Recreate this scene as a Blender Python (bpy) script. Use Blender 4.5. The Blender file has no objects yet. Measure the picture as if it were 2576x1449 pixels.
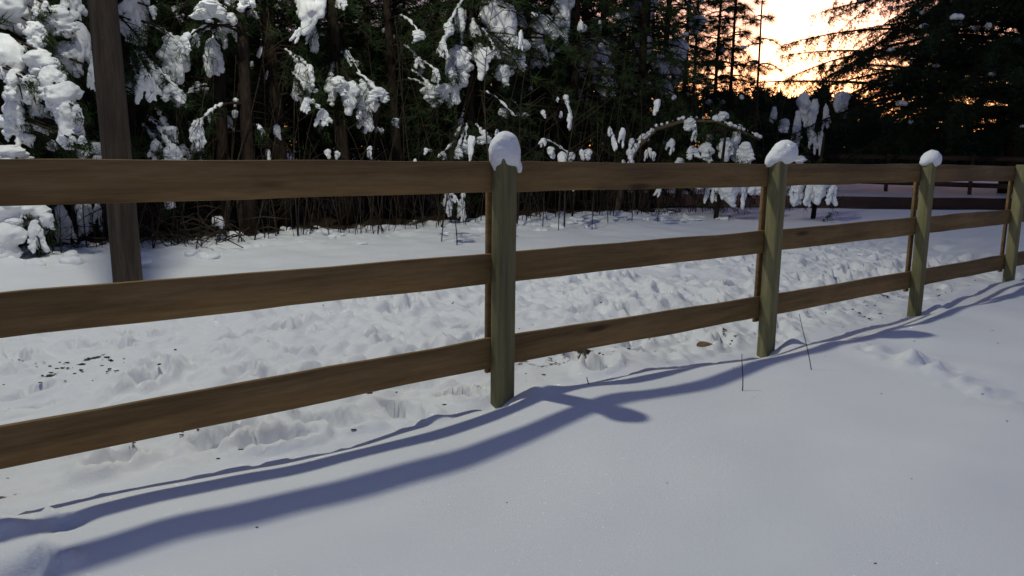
import bpy, math, random
import numpy as np
from mathutils import Vector, Matrix

random.seed(7)
rng = np.random.default_rng(7)
scene = bpy.context.scene
COL = scene.collection

# ------------------------------------------------------------------ camera
FPX, PITCH, ROLL, CAMZ = 2021.4, 0.1721, -0.0123, 1.25      # focal length for a 2576 px wide picture
cp, sp = math.cos(PITCH), math.sin(PITCH)
F0 = np.array([0, cp, -sp]); U0 = np.array([0, sp, cp]); R0 = np.array([1.0, 0, 0])
cr, sr = math.cos(ROLL), math.sin(ROLL)
RR = cr * R0 - sr * U0; UU = sr * R0 + cr * U0
cam = bpy.data.cameras.new('camera'); cam.sensor_width = 36; cam.lens = FPX / 2576 * 36
cam.clip_start = 0.05; cam.clip_end = 2000
camo = bpy.data.objects.new('camera', cam); COL.objects.link(camo)
M = Matrix.Identity(4)
for i in range(3):
    M[i][0], M[i][1], M[i][2] = RR[i], UU[i], -F0[i]
M[2][3] = CAMZ
camo.matrix_world = M
scene.camera = camo

# ------------------------------------------------------------------ dusk sky
SUN_EL, SUN_AZ = math.radians(4.0), math.radians(19)
w = bpy.data.worlds.new('World'); scene.world = w; w.use_nodes = True
nt = w.node_tree; nt.nodes.clear()
sky = nt.nodes.new('ShaderNodeTexSky'); sky.sky_type = 'NISHITA'; sky.sun_disc = False
sky.sun_elevation = SUN_EL; sky.sun_rotation = SUN_AZ; sky.air_density = 1.0; sky.dust_density = 1.0; sky.ozone_density = 2.0
bg = nt.nodes.new('ShaderNodeBackground'); bg.inputs['Strength'].default_value = 0.06
wo = nt.nodes.new('ShaderNodeOutputWorld')
tint = nt.nodes.new('ShaderNodeMix'); tint.data_type = 'RGBA'; tint.blend_type = 'MULTIPLY'; tint.inputs[0].default_value = 1.0
tint.inputs[7].default_value = (1.23, 0.90, 1.2, 1)          # the camera's white balance leans to magenta
nt.links.new(sky.outputs[0], tint.inputs[6]); nt.links.new(tint.outputs[2], bg.inputs[0]); nt.links.new(bg.outputs[0], wo.inputs[0])
LAMP_W = 500.0
scene.view_settings.view_transform = 'Standard'
scene.view_settings.look = 'None'
scene.view_settings.gamma = 1
scene.view_settings.use_curve_mapping = False
scene.view_settings.exposure = 1.3

# ------------------------------------------------------------------ frame of the fence: s runs along it, t away from the camera
TH = 0.7013
P1 = np.array([-0.0747, 4.0522])
DV = np.array([math.cos(TH), math.sin(TH)]); NV = np.array([-math.sin(TH), math.cos(TH)])
def st(s, t, z=0.0):
    q = P1 + DV * s + NV * t
    return np.array([q[0], q[1], z])
def to_st(x, y):
    dx, dy = x - P1[0], y - P1[1]
    return dx * DV[0] + dy * DV[1], dx * NV[0] + dy * NV[1]
def ray(x, y):
    return F0 + RR * (x - 1288) / FPX - UU * (y - 724.5) / FPX
def at_depth(x, y, d):
    return np.array([0, 0, CAMZ]) + ray(x, y) * d
def at_t(x, y, t):
    r = ray(x, y); o = -P1
    k = (t - o @ NV) / (r[:2] @ NV)
    return np.array([0, 0, CAMZ]) + r * k
def at_ground(x, y, z=0.0):
    r = ray(x, y); k = (z - CAMZ) / r[2]
    return np.array([0, 0, CAMZ]) + r * k
def depth_of(p):
    return (np.asarray(p) - np.array([0, 0, CAMZ])) @ F0
LAMP = np.array([-2.93, 5.69, 7.40])
POLE = np.array([-3.10, 6.40])

# ------------------------------------------------------------------ noise
def _h(ix, iy, iz, seed):
    n = (ix.astype(np.int64) * 374761393 + iy.astype(np.int64) * 668265263 + iz.astype(np.int64) * 2147483647 + seed * 1274126177) & 0xffffffff
    n = ((n ^ (n >> 13)) * 1274126177) & 0xffffffff
    n = ((n ^ (n >> 16)) * 2246822519) & 0xffffffff
    return ((n ^ (n >> 15)) & 0xffff) / 32767.5 - 1.0
def noise3(x, y, z, seed=0):
    x, y, z = np.broadcast_arrays(np.asarray(x, float), y, z)
    ix, iy, iz = np.floor(x), np.floor(y), np.floor(z)
    fx, fy, fz = x - ix, y - iy, z - iz
    ux, uy, uz = [f * f * f * (f * (f * 6 - 15) + 10) for f in (fx, fy, fz)]
    r = 0
    for a in (0, 1):
        for b in (0, 1):
            for c in (0, 1):
                wgt = (ux if a else 1 - ux) * (uy if b else 1 - uy) * (uz if c else 1 - uz)
                r = r + wgt * _h(ix + a, iy + b, iz + c, seed)
    return r
def noise2(x, y, seed=0):
    x, y = np.broadcast_arrays(np.asarray(x, float), y)
    ix, iy = np.floor(x), np.floor(y)
    fx, fy = x - ix, y - iy
    ux, uy = [f * f * f * (f * (f * 6 - 15) + 10) for f in (fx, fy)]
    z0 = np.zeros_like(ix); r = 0
    for a in (0, 1):
        for b in (0, 1):
            r = r + (ux if a else 1 - ux) * (uy if b else 1 - uy) * _h(ix + a, iy + b, z0, seed)
    return r
def fbm2(x, y, seed, octaves=4, gain=0.5):
    r, a = 0, 1.0
    for k in range(octaves):
        c, s_ = math.cos(k * 1.1), math.sin(k * 1.1)
        r = r + a * noise2((x * c - y * s_) * 2 ** k + 7.3 * k, (x * s_ + y * c) * 2 ** k, seed + k); a *= gain
    return r
def smooth(a, b, x):
    u = np.clip((x - a) / (b - a), 0, 1)
    return u * u * (3 - 2 * u)

# ------------------------------------------------------------------ mesh helpers
def mesh_np(name, V, F, mat=None, shade=True):
    V = np.asarray(V, np.float32); F = np.asarray(F, np.int32)
    me = bpy.data.meshes.new(name)
    n, k = F.shape
    me.vertices.add(len(V)); me.vertices.foreach_set('co', V.ravel())
    me.loops.add(n * k); me.loops.foreach_set('vertex_index', F.ravel())
    me.polygons.add(n)
    me.polygons.foreach_set('loop_start', np.arange(0, n * k, k, dtype=np.int32))
    if shade:
        me.polygons.foreach_set('use_smooth', np.ones(n, bool))
    if mat: me.materials.append(mat)
    me.update(calc_edges=True)
    return me
class Geo:
    def __init__(self): self.v = []; self.f = []; self.n = 0
    def add(self, V, F):
        V = np.asarray(V, float); F = np.asarray(F, int)
        if F.shape[1] == 3: F = np.concatenate([F, F[:, 2:3]], 1)
        self.v.append(V); self.f.append(F + self.n); self.n += len(V)
    def tube(self, P, R, sides=6):
        P = np.asarray(P, float); R = np.broadcast_to(np.asarray(R, float), (len(P),))
        T = np.gradient(P, axis=0); T /= np.linalg.norm(T, axis=1)[:, None] + 1e-9
        ref = np.where(np.abs(T[:, 2:3]) > 0.9, np.array([[1.0, 0, 0]]), np.array([[0, 0, 1.0]]))
        ref = np.broadcast_to(ref[0], T.shape)
        A = np.cross(T, ref); A /= np.linalg.norm(A, axis=1)[:, None] + 1e-9
        B = np.cross(T, A)
        an = np.arange(sides) / sides * 2 * math.pi
        V = P[:, None] + R[:, None, None] * (np.cos(an)[None, :, None] * A[:, None] + np.sin(an)[None, :, None] * B[:, None])
        m = len(P); idx = np.arange(m * sides).reshape(m, sides)
        a = idx[:-1]; b = np.roll(idx, -1, 1)[:-1]; c = np.roll(idx, -1, 1)[1:]; d = idx[1:]
        V = V.reshape(-1, 3)
        Fq = np.stack([a, b, c, d], -1).reshape(-1, 4)
        V = np.concatenate([V, P[:1], P[-1:]])
        i0, i1 = m * sides, m * sides + 1
        c0 = np.stack([np.full(sides, i0), np.roll(idx[0], -1), idx[0], idx[0]], -1)
        c1 = np.stack([np.full(sides, i1), idx[-1], np.roll(idx[-1], -1), np.roll(idx[-1], -1)], -1)
        self.add(V, np.concatenate([Fq, c0, c1]))
    def box(self, lo, hi):
        x0, y0, z0 = lo; x1, y1, z1 = hi
        V = [(x0, y0, z0), (x1, y0, z0), (x1, y1, z0), (x0, y1, z0), (x0, y0, z1), (x1, y0, z1), (x1, y1, z1), (x0, y1, z1)]
        self.add(V, [(0, 3, 2, 1), (4, 5, 6, 7), (0, 1, 5, 4), (1, 2, 6, 5), (2, 3, 7, 6), (3, 0, 4, 7)])
    def tris(self, V3):
        V3 = np.asarray(V3).reshape(-1, 3)
        self.add(V3, np.arange(len(V3)).reshape(-1, 3))
    def mesh(self, name, mat, shade=True):
        V = np.concatenate(self.v); Fq = np.concatenate(self.f)
        tri = Fq[:, 2] == Fq[:, 3]
        me = bpy.data.meshes.new(name)
        q, t = Fq[~tri], Fq[tri][:, :3]
        loops = np.concatenate([q.ravel(), t.ravel()]).astype(np.int32)
        starts = np.concatenate([np.arange(len(q)) * 4, len(q) * 4 + np.arange(len(t)) * 3]).astype(np.int32)
        me.vertices.add(len(V)); me.vertices.foreach_set('co', V.astype(np.float32).ravel())
        me.loops.add(len(loops)); me.loops.foreach_set('vertex_index', loops)
        me.polygons.add(len(starts)); me.polygons.foreach_set('loop_start', starts)
        if shade: me.polygons.foreach_set('use_smooth', np.ones(len(starts), bool))
        me.materials.append(mat)
        me.update(calc_edges=True)
        return me

def link(name, data, parent=None, loc=None, kind=None):
    o = bpy.data.objects.new(name, data); COL.objects.link(o)
    if parent is not None: o.parent = parent
    if loc is not None: o.location = Vector([float(a) for a in loc])
    if kind: o['kind'] = kind
    return o
def thing(name, label, cat, loc=(0, 0, 0), group=None, data=None):
    o = link(name, data, None, loc)
    o['label'] = label; o['category'] = cat
    if group: o['group'] = group
    return o
def copy_tree(root):
    r = root.copy(); COL.objects.link(r)
    for ch in list(root.children):
        c = ch.copy(); COL.objects.link(c); c.parent = r
        for g in list(ch.children):
            d = g.copy(); COL.objects.link(d); d.parent = c
    return r

# smooth-union blobs of spheres turned into a surface (naive surface nets)
def blob(spheres, h, amp=0.0, freq=4.0, k=14.0, seed=0, amp2=0.0):
    S = np.array(spheres, float)
    pad = 3 * h + amp * 2
    lo = (S[:, :3] - S[:, 3:4]).min(0) - pad; hi = (S[:, :3] + S[:, 3:4]).max(0) + pad
    n = np.ceil((hi - lo) / h).astype(int) + 1
    g = [lo[i] + np.arange(n[i]) * h for i in range(3)]
    X, Y, Z = np.meshgrid(*g, indexing='ij')
    acc = 0
    for x, y, z, r in S:
        d = np.sqrt((X - x) ** 2 + (Y - y) ** 2 + (Z - z) ** 2) - r
        acc = acc + np.exp(np.clip(-k * d, -60, 60))
    fld = -np.log(acc + 1e-30) / k
    if amp: fld = fld + amp * noise3(X * freq + seed * 3.1, Y * freq, Z * freq, seed)
    if amp2: fld = fld + amp2 * noise3(X * freq * 2.6 + seed, Y * freq * 2.6, Z * freq * 2.6, seed + 9)
    ins = fld < 0
    nx, ny, nz = n - 1
    cnt = np.zeros((nx, ny, nz)); acc = np.zeros((nx, ny, nz, 3))
    def sl(a, o, i): return slice(o, a.shape[i] - 1 + o)
    def sub(a, o): return a[o[0]:o[0] + nx, o[1]:o[1] + ny, o[2]:o[2] + nz]
    corners = [(a, b, c) for a in (0, 1) for b in (0, 1) for c in (0, 1)]
    for i, a in enumerate(corners):
        for b in corners[i + 1:]:
            if sum(abs(p - q) for p, q in zip(a, b)) != 1: continue
            fa, fb = sub(fld, a), sub(fld, b)
            cross = sub(ins, a) != sub(ins, b)
            u = np.where(cross, fa / np.where(cross, fa - fb, 1), 0)
            for ax in range(3):
                acc[..., ax] += np.where(cross, a[ax] + u * (b[ax] - a[ax]), 0)
            cnt += cross
    act = cnt > 0
    idx = -np.ones((nx, ny, nz), int); idx[act] = np.arange(act.sum())
    I = np.argwhere(act)
    V = lo + (I + acc[act] / cnt[act][:, None]) * h
    Fs = []
    for ax in range(3):
        o1 = [0, 0, 0]; o1[ax] = 1
        m = [slice(1, -1)] * 3; m[ax] = slice(0, -1)
        m2 = [slice(1, -1)] * 3; m2[ax] = slice(1, None)
        a, b = ins[tuple(m)], ins[tuple(m2)]
        E = np.argwhere(a != b); inside_first = a[a != b]
        off = np.array([1, 1, 1]); off[ax] = 0
        E = E + off
        p, q = (ax + 1) % 3, (ax + 2) % 3
        dp = np.zeros(3, int); dp[p] = 1; dq = np.zeros(3, int); dq[q] = 1
        c = [E - dp - dq, E - dq, E, E - dp]
        ids = np.stack([idx[tuple(cc.T)] for cc in c], -1)
        ids[~inside_first] = ids[~inside_first][:, ::-1]
        Fs.append(ids)
    Fq = np.concatenate(Fs); Fq = Fq[(Fq >= 0).all(1)]
    return V, Fq

# ------------------------------------------------------------------ materials
def mat(name):
    m = bpy.data.materials.new(name); m.use_nodes = True
    n = m.node_tree; b = n.nodes['Principled BSDF']
    return m, n, b
def N(n, t, **kw):
    x = n.nodes.new(t)
    for k, v in kw.items():
        if k in x.inputs: x.inputs[k].default_value = v
        else: setattr(x, k, v)
    return x
def ramp(n, stops):
    r = n.nodes.new('ShaderNodeValToRGB')
    el = r.color_ramp.elements
    while len(el) < len(stops): el.new(0.5)
    for e, (p, c) in zip(el, stops): e.position = p; e.color = (*c, 1)
    return r
def snow_mat(name, bump, scale, col=(0.84, 0.855, 0.88)):
    m, n, b = mat(name)
    b.inputs['Base Color'].default_value = (*col, 1); b.inputs['Roughness'].default_value = 0.62
    b.inputs['Specular IOR Level'].default_value = 0.25
    tc = N(n, 'ShaderNodeTexCoord'); nz = N(n, 'ShaderNodeTexNoise', Scale=scale, Detail=6.0, Roughness=0.7)
    n.links.new(tc.outputs['Object'], nz.inputs['Vector'])
    bp = N(n, 'ShaderNodeBump', Strength=bump, Distance=0.03)
    n.links.new(nz.outputs['Fac'], bp.inputs['Height']); n.links.new(bp.outputs['Normal'], b.inputs['Normal'])
    return m
M_snow = snow_mat('snow', 0.5, 11.0)
M_snowcap = snow_mat('packed snow', 0.35, 34.0)
def ground_mat():
    m = snow_mat('ground snow', 0.2, 85.0)
    n = m.node_tree; b = n.nodes['Principled BSDF']
    at = N(n, 'ShaderNodeAttribute', attribute_name='wood_shade_soil')
    tc = n.nodes['Texture Coordinate']
    nz = N(n, 'ShaderNodeTexNoise', Scale=7.0, Detail=6.0, Roughness=0.75)
    n.links.new(tc.outputs['Object'], nz.inputs['Vector'])
    ad = N(n, 'ShaderNodeMath', operation='ADD'); n.links.new(at.outputs['Fac'], ad.inputs[0]); n.links.new(nz.outputs['Fac'], ad.inputs[1])
    r = ramp(n, [(0.95, (0, 0, 0)), (1.06, (1, 1, 1))]); n.links.new(ad.outputs[0], r.inputs[0])
    n2 = N(n, 'ShaderNodeTexNoise', Scale=40.0, Detail=4.0); n.links.new(tc.outputs['Object'], n2.inputs['Vector'])
    r2 = ramp(n, [(0.35, (0.02, 0.014, 0.01)), (0.7, (0.075, 0.05, 0.032))]); n.links.new(n2.outputs['Fac'], r2.inputs[0])
    mx = N(n, 'ShaderNodeMix', data_type='RGBA')
    n.links.new(r.outputs[0], mx.inputs[0])
    n3 = N(n, 'ShaderNodeTexNoise', Scale=0.9, Detail=3.0); n.links.new(tc.outputs['Object'], n3.inputs['Vector'])
    r3 = ramp(n, [(0.3, (0.80, 0.815, 0.845)), (0.7, (0.86, 0.872, 0.89))]); n.links.new(n3.outputs['Fac'], r3.inputs[0])
    n.links.new(r3.outputs[0], mx.inputs[6]); n.links.new(r2.outputs[0], mx.inputs[7])
    n.links.new(mx.outputs[2], b.inputs['Base Color'])
    return m
M_ground = ground_mat()
def wood_mat(name, dark, mid, light, stretch=(1.0, 14.0, 14.0), rough=0.75, knots=True):
    m, n, b = mat(name)
    tc = N(n, 'ShaderNodeTexCoord'); oi = N(n, 'ShaderNodeObjectInfo')
    ml = N(n, 'ShaderNodeMath', operation='MULTIPLY'); ml.inputs[1].default_value = 37.0
    n.links.new(oi.outputs['Random'], ml.inputs[0])
    vo = N(n, 'ShaderNodeVectorMath', operation='ADD'); n.links.new(tc.outputs['Object'], vo.inputs[0]); n.links.new(ml.outputs[0], vo.inputs[1])
    mp = N(n, 'ShaderNodeMapping'); mp.inputs['Scale'].default_value = stretch; n.links.new(vo.outputs[0], mp.inputs[0])
    n1 = N(n, 'ShaderNodeTexNoise', Scale=1.6, Detail=8.0, Roughness=0.62, Distortion=0.5); n.links.new(mp.outputs[0], n1.inputs['Vector'])
    n2 = N(n, 'ShaderNodeTexNoise', Scale=9.0, Detail=5.0, Roughness=0.7); n.links.new(mp.outputs[0], n2.inputs['Vector'])
    mx = N(n, 'ShaderNodeMath', operation='MULTIPLY_ADD'); mx.inputs[1].default_value = 0.45
    n.links.new(n2.outputs['Fac'], mx.inputs[0]); 
    m1 = N(n, 'ShaderNodeMath', operation='MULTIPLY'); m1.inputs[1].default_value = 0.62; n.links.new(n1.outputs['Fac'], m1.inputs[0])
    n.links.new(m1.outputs[0], mx.inputs[2])
    r = ramp(n, [(0.36, dark), (0.53, mid), (0.68, light)]); n.links.new(mx.outputs[0], r.inputs[0])
    last = r.outputs[0]
    if knots:
        mp2 = N(n, 'ShaderNodeMapping'); mp2.inputs['Scale'].default_value = (1.2, 5.0, 6.0); n.links.new(vo.outputs[0], mp2.inputs[0])
        vz = N(n, 'ShaderNodeTexVoronoi', Scale=1.0, Randomness=1.0); n.links.new(mp2.outputs[0], vz.inputs['Vector'])
        kr = ramp(n, [(0.06, (1, 1, 1)), (0.15, (0, 0, 0))]); n.links.new(vz.outputs['Distance'], kr.inputs[0])
        km = N(n, 'ShaderNodeMix', data_type='RGBA'); n.links.new(kr.outputs[0], km.inputs[0]); n.links.new(last, km.inputs[6])
        km.inputs[7].default_value = (dark[0] * .55, dark[1] * .5, dark[2] * .5, 1); last = km.outputs[2]
    # slow blotches of weathering and a per-board tone
    n4 = N(n, 'ShaderNodeTexNoise', Scale=1.3, Detail=3.0); n.links.new(vo.outputs[0], n4.inputs['Vector'])
    r4 = ramp(n, [(0.3, (0.72, 0.72, 0.74)), (0.7, (1.1, 1.08, 1.05))]); n.links.new(n4.outputs['Fac'], r4.inputs[0])
    mm = N(n, 'ShaderNodeMix', data_type='RGBA', blend_type='MULTIPLY'); mm.inputs[0].default_value = 1
    n.links.new(last, mm.inputs[6]); n.links.new(r4.outputs[0], mm.inputs[7])
    # long damp streaks with the grain
    mp3 = N(n, 'ShaderNodeMapping'); mp3.inputs['Scale'].default_value = tuple(v * k for v, k in zip(stretch, (0.7, 1.0, 1.0) if stretch[0] < 2 else (1.0, 1.0, 0.7))); n.links.new(vo.outputs[0], mp3.inputs[0])
    n5 = N(n, 'ShaderNodeTexNoise', Scale=1.1, Detail=6.0, Roughness=0.7, Distortion=0.3); n.links.new(mp3.outputs[0], n5.inputs['Vector'])
    r5 = ramp(n, [(0.33, (0.62, 0.60, 0.60)), (0.55, (1, 1, 1))]); n.links.new(n5.outputs['Fac'], r5.inputs[0])
    m5 = N(n, 'ShaderNodeMix', data_type='RGBA', blend_type='MULTIPLY'); m5.inputs[0].default_value = 1
    n.links.new(mm.outputs[2], m5.inputs[6]); n.links.new(r5.outputs[0], m5.inputs[7])
    n.links.new(m5.outputs[2], b.inputs['Base Color'])
    b.inputs['Roughness'].default_value = rough; b.inputs['Specular IOR Level'].default_value = 0.2
    bp = N(n, 'ShaderNodeBump', Strength=0.35, Distance=0.004); n.links.new(mx.outputs[0], bp.inputs['Height']); n.links.new(bp.outputs[0], b.inputs['Normal'])
    return m
M_board = wood_mat('rough sawn pine board', (0.165, 0.102, 0.041), (0.232, 0.147, 0.060), (0.28, 0.185, 0.081))
M_post = wood_mat('green treated timber', (0.17, 0.16, 0.08), (0.235, 0.22, 0.108), (0.295, 0.272, 0.138), (14, 14, 1.0), knots=False)
M_polewood = wood_mat('utility pole wood', (0.04, 0.028, 0.02), (0.072, 0.055, 0.04), (0.105, 0.084, 0.065), (10, 10, 0.8), knots=False)
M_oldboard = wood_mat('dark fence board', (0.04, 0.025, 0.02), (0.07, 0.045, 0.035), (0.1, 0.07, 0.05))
def noisy(name, a, b_, scale, rough=0.85, stretch=(1, 1, 1), bump=0.0):
    m, n, b = mat(name)
    tc = N(n, 'ShaderNodeTexCoord'); mp = N(n, 'ShaderNodeMapping'); mp.inputs['Scale'].default_value = stretch
    n.links.new(tc.outputs['Object'], mp.inputs[0])
    nz = N(n, 'ShaderNodeTexNoise', Scale=scale, Detail=5.0, Roughness=0.65); n.links.new(mp.outputs[0], nz.inputs['Vector'])
    r = ramp(n, [(0.32, a), (0.68, b_)]); n.links.new(nz.outputs['Fac'], r.inputs[0]); n.links.new(r.outputs[0], b.inputs['Base Color'])
    b.inputs['Roughness'].default_value = rough; b.inputs['Specular IOR Level'].default_value = 0.06
    if bump:
        bp = N(n, 'ShaderNodeBump', Strength=bump, Distance=0.03); n.links.new(nz.outputs['Fac'], bp.inputs['Height']); n.links.new(bp.outputs[0], b.inputs['Normal'])
    return m
M_bark = noisy('pine bark', (0.016, 0.012, 0.009), (0.045, 0.032, 0.024), 9.0, 0.95, (3, 3, 0.7), 0.8)
M_pale = noisy('pale smooth bark', (0.08, 0.056, 0.033), (0.17, 0.125, 0.08), 7.0, 0.85, (2, 2, 2), 0.4)
M_twig = noisy('bare twig bark', (0.028, 0.021, 0.016), (0.07, 0.053, 0.04), 12.0)
M_needle = noisy('pine needles', (0.018, 0.034, 0.014), (0.045, 0.07, 0.026), 3.0, 0.7)
M_needle2 = noisy('dark evergreen sprays', (0.014, 0.024, 0.014), (0.035, 0.05, 0.024), 2.5, 0.75)
M_lane = noisy('wet ploughed lane', (0.008, 0.008, 0.011), (0.022, 0.022, 0.028), 4.0, 0.7)
M_metal = noisy('galvanised steel', (0.3, 0.31, 0.32), (0.4, 0.41, 0.42), 12.0, 0.4)
M_leaf = noisy('dry leaf', (0.24, 0.15, 0.07), (0.4, 0.27, 0.14), 20.0, 0.6)
M_dirt = noisy('dirt clod', (0.012, 0.01, 0.008), (0.05, 0.036, 0.026), 14.0, 0.95)

# ------------------------------------------------------------------ ground: one sheet, fine near the fence, coarse out to the horizon
def axis(lo, hi, f0, f1, fine, grow=1.13, cap=12.0):
    mid = list(np.arange(f0, f1 + 1e-6, fine))
    a, d = [], fine; x = f0
    while x > lo: d = min(d * grow, cap); x -= d; a.append(x)
    b, d = [], fine; x = f1
    while x < hi: d = min(d * grow, cap); x += d; b.append(x)
    return np.array(a[::-1] + mid + b)
sa = axis(-260, 420, -2.9, 7.6, 0.024); ta = axis(-120, 420, -3.0, 8.2, 0.024)
SS, TT = np.meshgrid(sa, ta, indexing='ij')
def stp(x, y, z=0.0): return to_st(*at_ground(x, y, z)[:2])
foot = []
frng = np.random.default_rng(21)
for i in range(330):
    foot.append((frng.uniform(-3.5, 9), frng.uniform(0.15, 3.3), frng.uniform(0, 6.28), frng.uniform(0.8, 1.3), frng.uniform(0.03, 0.085)))
def ground_height(S, T):
    # untouched snow on the near side
    z = 0.022 * fbm2(S * 0.9, T * 0.9, 3, 3) + 0.012 * noise2(S * 2.1 + 5, T * 2.6, 8)
    # undulating bank that the shadows of the rails bend over
    z += 0.012 * np.sin(S * 3.1 + 0.8 * np.sin(S * 1.3)) * smooth(-1.1, -0.5, T) * smooth(-0.05, -0.3, T)
    # trodden strip beyond the drift edge
    edge = -0.085 + 0.02 * noise2(S * 2.2, 0.0, 31) + 0.016 * noise2(S * 9, T * 5, 32) + 0.010 * noise2(S * 24, T * 14, 33)
    drop = smooth(0, 0.035, T - edge)
    bank = 0.04 + 0.13 * smooth(1.0, 2.2, S) - 0.07 * smooth(5.0, 7.0, S)
    z = z - bank * smooth(-0.27 - 0.4 * smooth(0.8, 2.2, S), -0.10, T) * smooth(1.5, 0.0, T)
    z = z - (0.055 - 0.035 * smooth(-0.7, 0.3, S)) * smooth(-0.44, -0.72, T)
    far = smooth(3.9, 2.9, T + 0.35 * noise2(S * 0.8, T * 0.8, 40))
    dep = 0.028
    z = z - drop * dep
    rough = drop * far * smooth(-0.12, 0.15, T - 0.12 * noise2(S * 1.7, 2.0, 44))
    cl = fbm2(S * 3.1, T * 3.1, 50, 2) * 0.034
    b1 = np.abs(noise2(S * 6.5, T * 6.5, 60)); b2 = np.abs(noise2(S * 13, T * 13, 61)); b3 = np.abs(noise2(S * 27, T * 27, 62))
    patch = smooth(-0.5, 0.5, fbm2(S * 0.9, T * 0.9, 66, 2))
    z = z + rough * (cl * 0.8 + (0.036 * (b1 - 0.3) + 0.032 * (b2 - 0.3) + 0.02 * (b3 - 0.3)) * (0.3 + 0.9 * patch))
    for (fs, ft, a, sc, dp) in foot:
        m = (np.abs(S - fs) < 0.5) & (np.abs(T - ft) < 0.5)
        if not m.any(): continue
        ds, dt = S[m] - fs, T[m] - ft
        u = (ds * math.cos(a) + dt * math.sin(a)) / (0.135 * sc); v = (-ds * math.sin(a) + dt * math.cos(a)) / (0.065 * sc)
        r = np.sqrt(u * u + v * v) + 0.22 * noise2(ds * 18 + fs * 50, dt * 18, 70)
        z[m] += far[m] * (-1.15 * dp * smooth(1.08, 0.8, r) + 0.03 * np.exp(-((r - 1.35) / 0.28) ** 2))
    # smooth paddock snow with low wind ripples, rising a little to the wood edge
    z = z + (1 - far) * drop * (0.018 * fbm2(S * 1.1, T * 1.8, 80, 3))
    z = z + 0.10 * smooth(4.5, 7.2, T) * smooth(10.5, 8.0, S)
    z = z + smooth(5.4, 6.4, T) * smooth(12, 10, S) * 0.05 * np.abs(fbm2(S * 2.4, T * 2.4, 90, 3))
    # mounds and wells at the posts
    for k in range(-2, 6):
        s0 = k * 2.44
        z = z + (0.05 if k == 0 else 0.075) * np.exp(-(((S - s0 - 0.15) / 0.10) ** 2 + ((T + 0.16) / 0.075) ** 2))
        z = z - 0.06 * np.exp(-(((S - s0 + 0.10) / 0.07) ** 2 + ((T + 0.10) / 0.08) ** 2))
    # churned hole at the bottom left and a low trail of kicked snow on the right
    for (px, py, rr, am) in ((165, 1325, .05, -.03), (60, 1425, .06, -.05), (110, 1385, .035, .03), (30, 1350, .04, .03), (170, 1405, .03, .03), (20, 1450, .05, -.03), (5, 1310, .05, -.03), (135, 1300, .03, .02)):
        s0, t0 = stp(px, py)
        z = z + am * np.exp(-(((S - s0) ** 2 + (T - t0) ** 2) / rr ** 2)) * (1 + 0.9 * noise2(S * 16, T * 16, 95) + 0.6 * noise2(S * 37, T * 37, 96))
    trail = [stp(2190, 868), stp(2235, 885), stp(2290, 897), stp(2325, 905), stp(2372, 922), stp(2420, 948), stp(2480, 975), stp(2545, 1000)]
    for i, (s0, t0) in enumerate(trail):
        rr = 0.16
        a_ = (.035, .02, .045, .03, .04, .022, .03, .015)[i]
        z = z + a_ * np.exp(-(((S - s0) / rr) ** 2 + ((T - t0) / 0.08) ** 2)) * (1 + 1.1 * noise2(S * 10, T * 14, 97) + 0.5 * noise2(S * 25, T * 30, 98))
        z = z - 0.5 * a_ * np.exp(-(((S - s0 - 0.06) / rr) ** 2 + ((T - t0 + 0.16) / 0.09) ** 2))
    flat = smooth(13.5, 12.0, S)
    return z * flat
ZZ = ground_height(SS, TT)
def gh(s, t):
    return float(ground_height(np.array([[s]], float), np.array([[t]], float))[0, 0])
XX = P1[0] + SS * DV[0] + TT * NV[0]; YY = P1[1] + SS * DV[1] + TT * NV[1]
ni, nj = SS.shape
ii = np.arange(ni * nj).reshape(ni, nj)
Fg = np.stack([ii[:-1, :-1], ii[1:, :-1], ii[1:, 1:], ii[:-1, 1:]], -1).reshape(-1, 4)
gm = mesh_np('snow_ground', np.stack([XX, YY, ZZ], -1).reshape(-1, 3), Fg, M_ground)
# shade under the wood put into the ground colour, bare soil by the fence
lit = (0.35 * smooth(6.3, 7.0, TT) + 0.55 * smooth(6.9, 8.2, TT)) * smooth(12.5, 10.5, SS)  # wood floor painted dark brown, standing in for the trees' shade
lit = np.maximum(lit, 0.44 * smooth(0.25, 0.6, fbm2(SS * 1.2 + 3, TT * 2.0, 120, 3)) * smooth(0.0, 0.2, TT) * smooth(0.95, 0.5, TT))
for (px, py, rr, am) in ((130, 985, .16, .47), (235, 935, .10, .52), (1825, 832, .05, .6), (500, 1095, .06, .5), (1140, 780, .03, .55), (2160, 762, .06, .55)):
    s0, t0 = stp(px, py, -0.1)
    lit = np.maximum(lit, am * np.exp(-(((SS - s0) ** 2 + (TT - t0) ** 2) / rr ** 2)))
at = gm.attributes.new('wood_shade_soil', 'FLOAT', 'POINT'); at.data.foreach_set('value', lit.ravel().astype(np.float32))
link('snow_ground', gm, kind='structure')

# the dark lane beyond the paddock
a0, a1 = at_ground(2070, 524), at_ground(2700, 531)
dl = (a1 - a0)[:2]; dl /= np.linalg.norm(dl); nl = np.array([-dl[1], dl[0]])
Gl = Geo(); xs = np.linspace(-7, 45, 80)
lo_e = a0[:2] + np.outer(xs, dl) + np.outer(0.12 * noise2(xs * 1.4, 0, 5), nl)
hi_e = a0[:2] + np.outer(xs, dl) + np.outer(5.2 + 0.7 * noise2(xs * 0.7, 3, 6) + 0.25 * noise2(xs * 3, 3, 7), nl)
V = np.concatenate([np.c_[lo_e, np.full(80, .012)], np.c_[hi_e, np.full(80, .012)]])
i = np.arange(79); Gl.add(V, np.stack([i, i + 1, i + 81, i + 80], -1))
link('lane', Gl.mesh('lane', M_lane), kind='structure')

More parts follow.
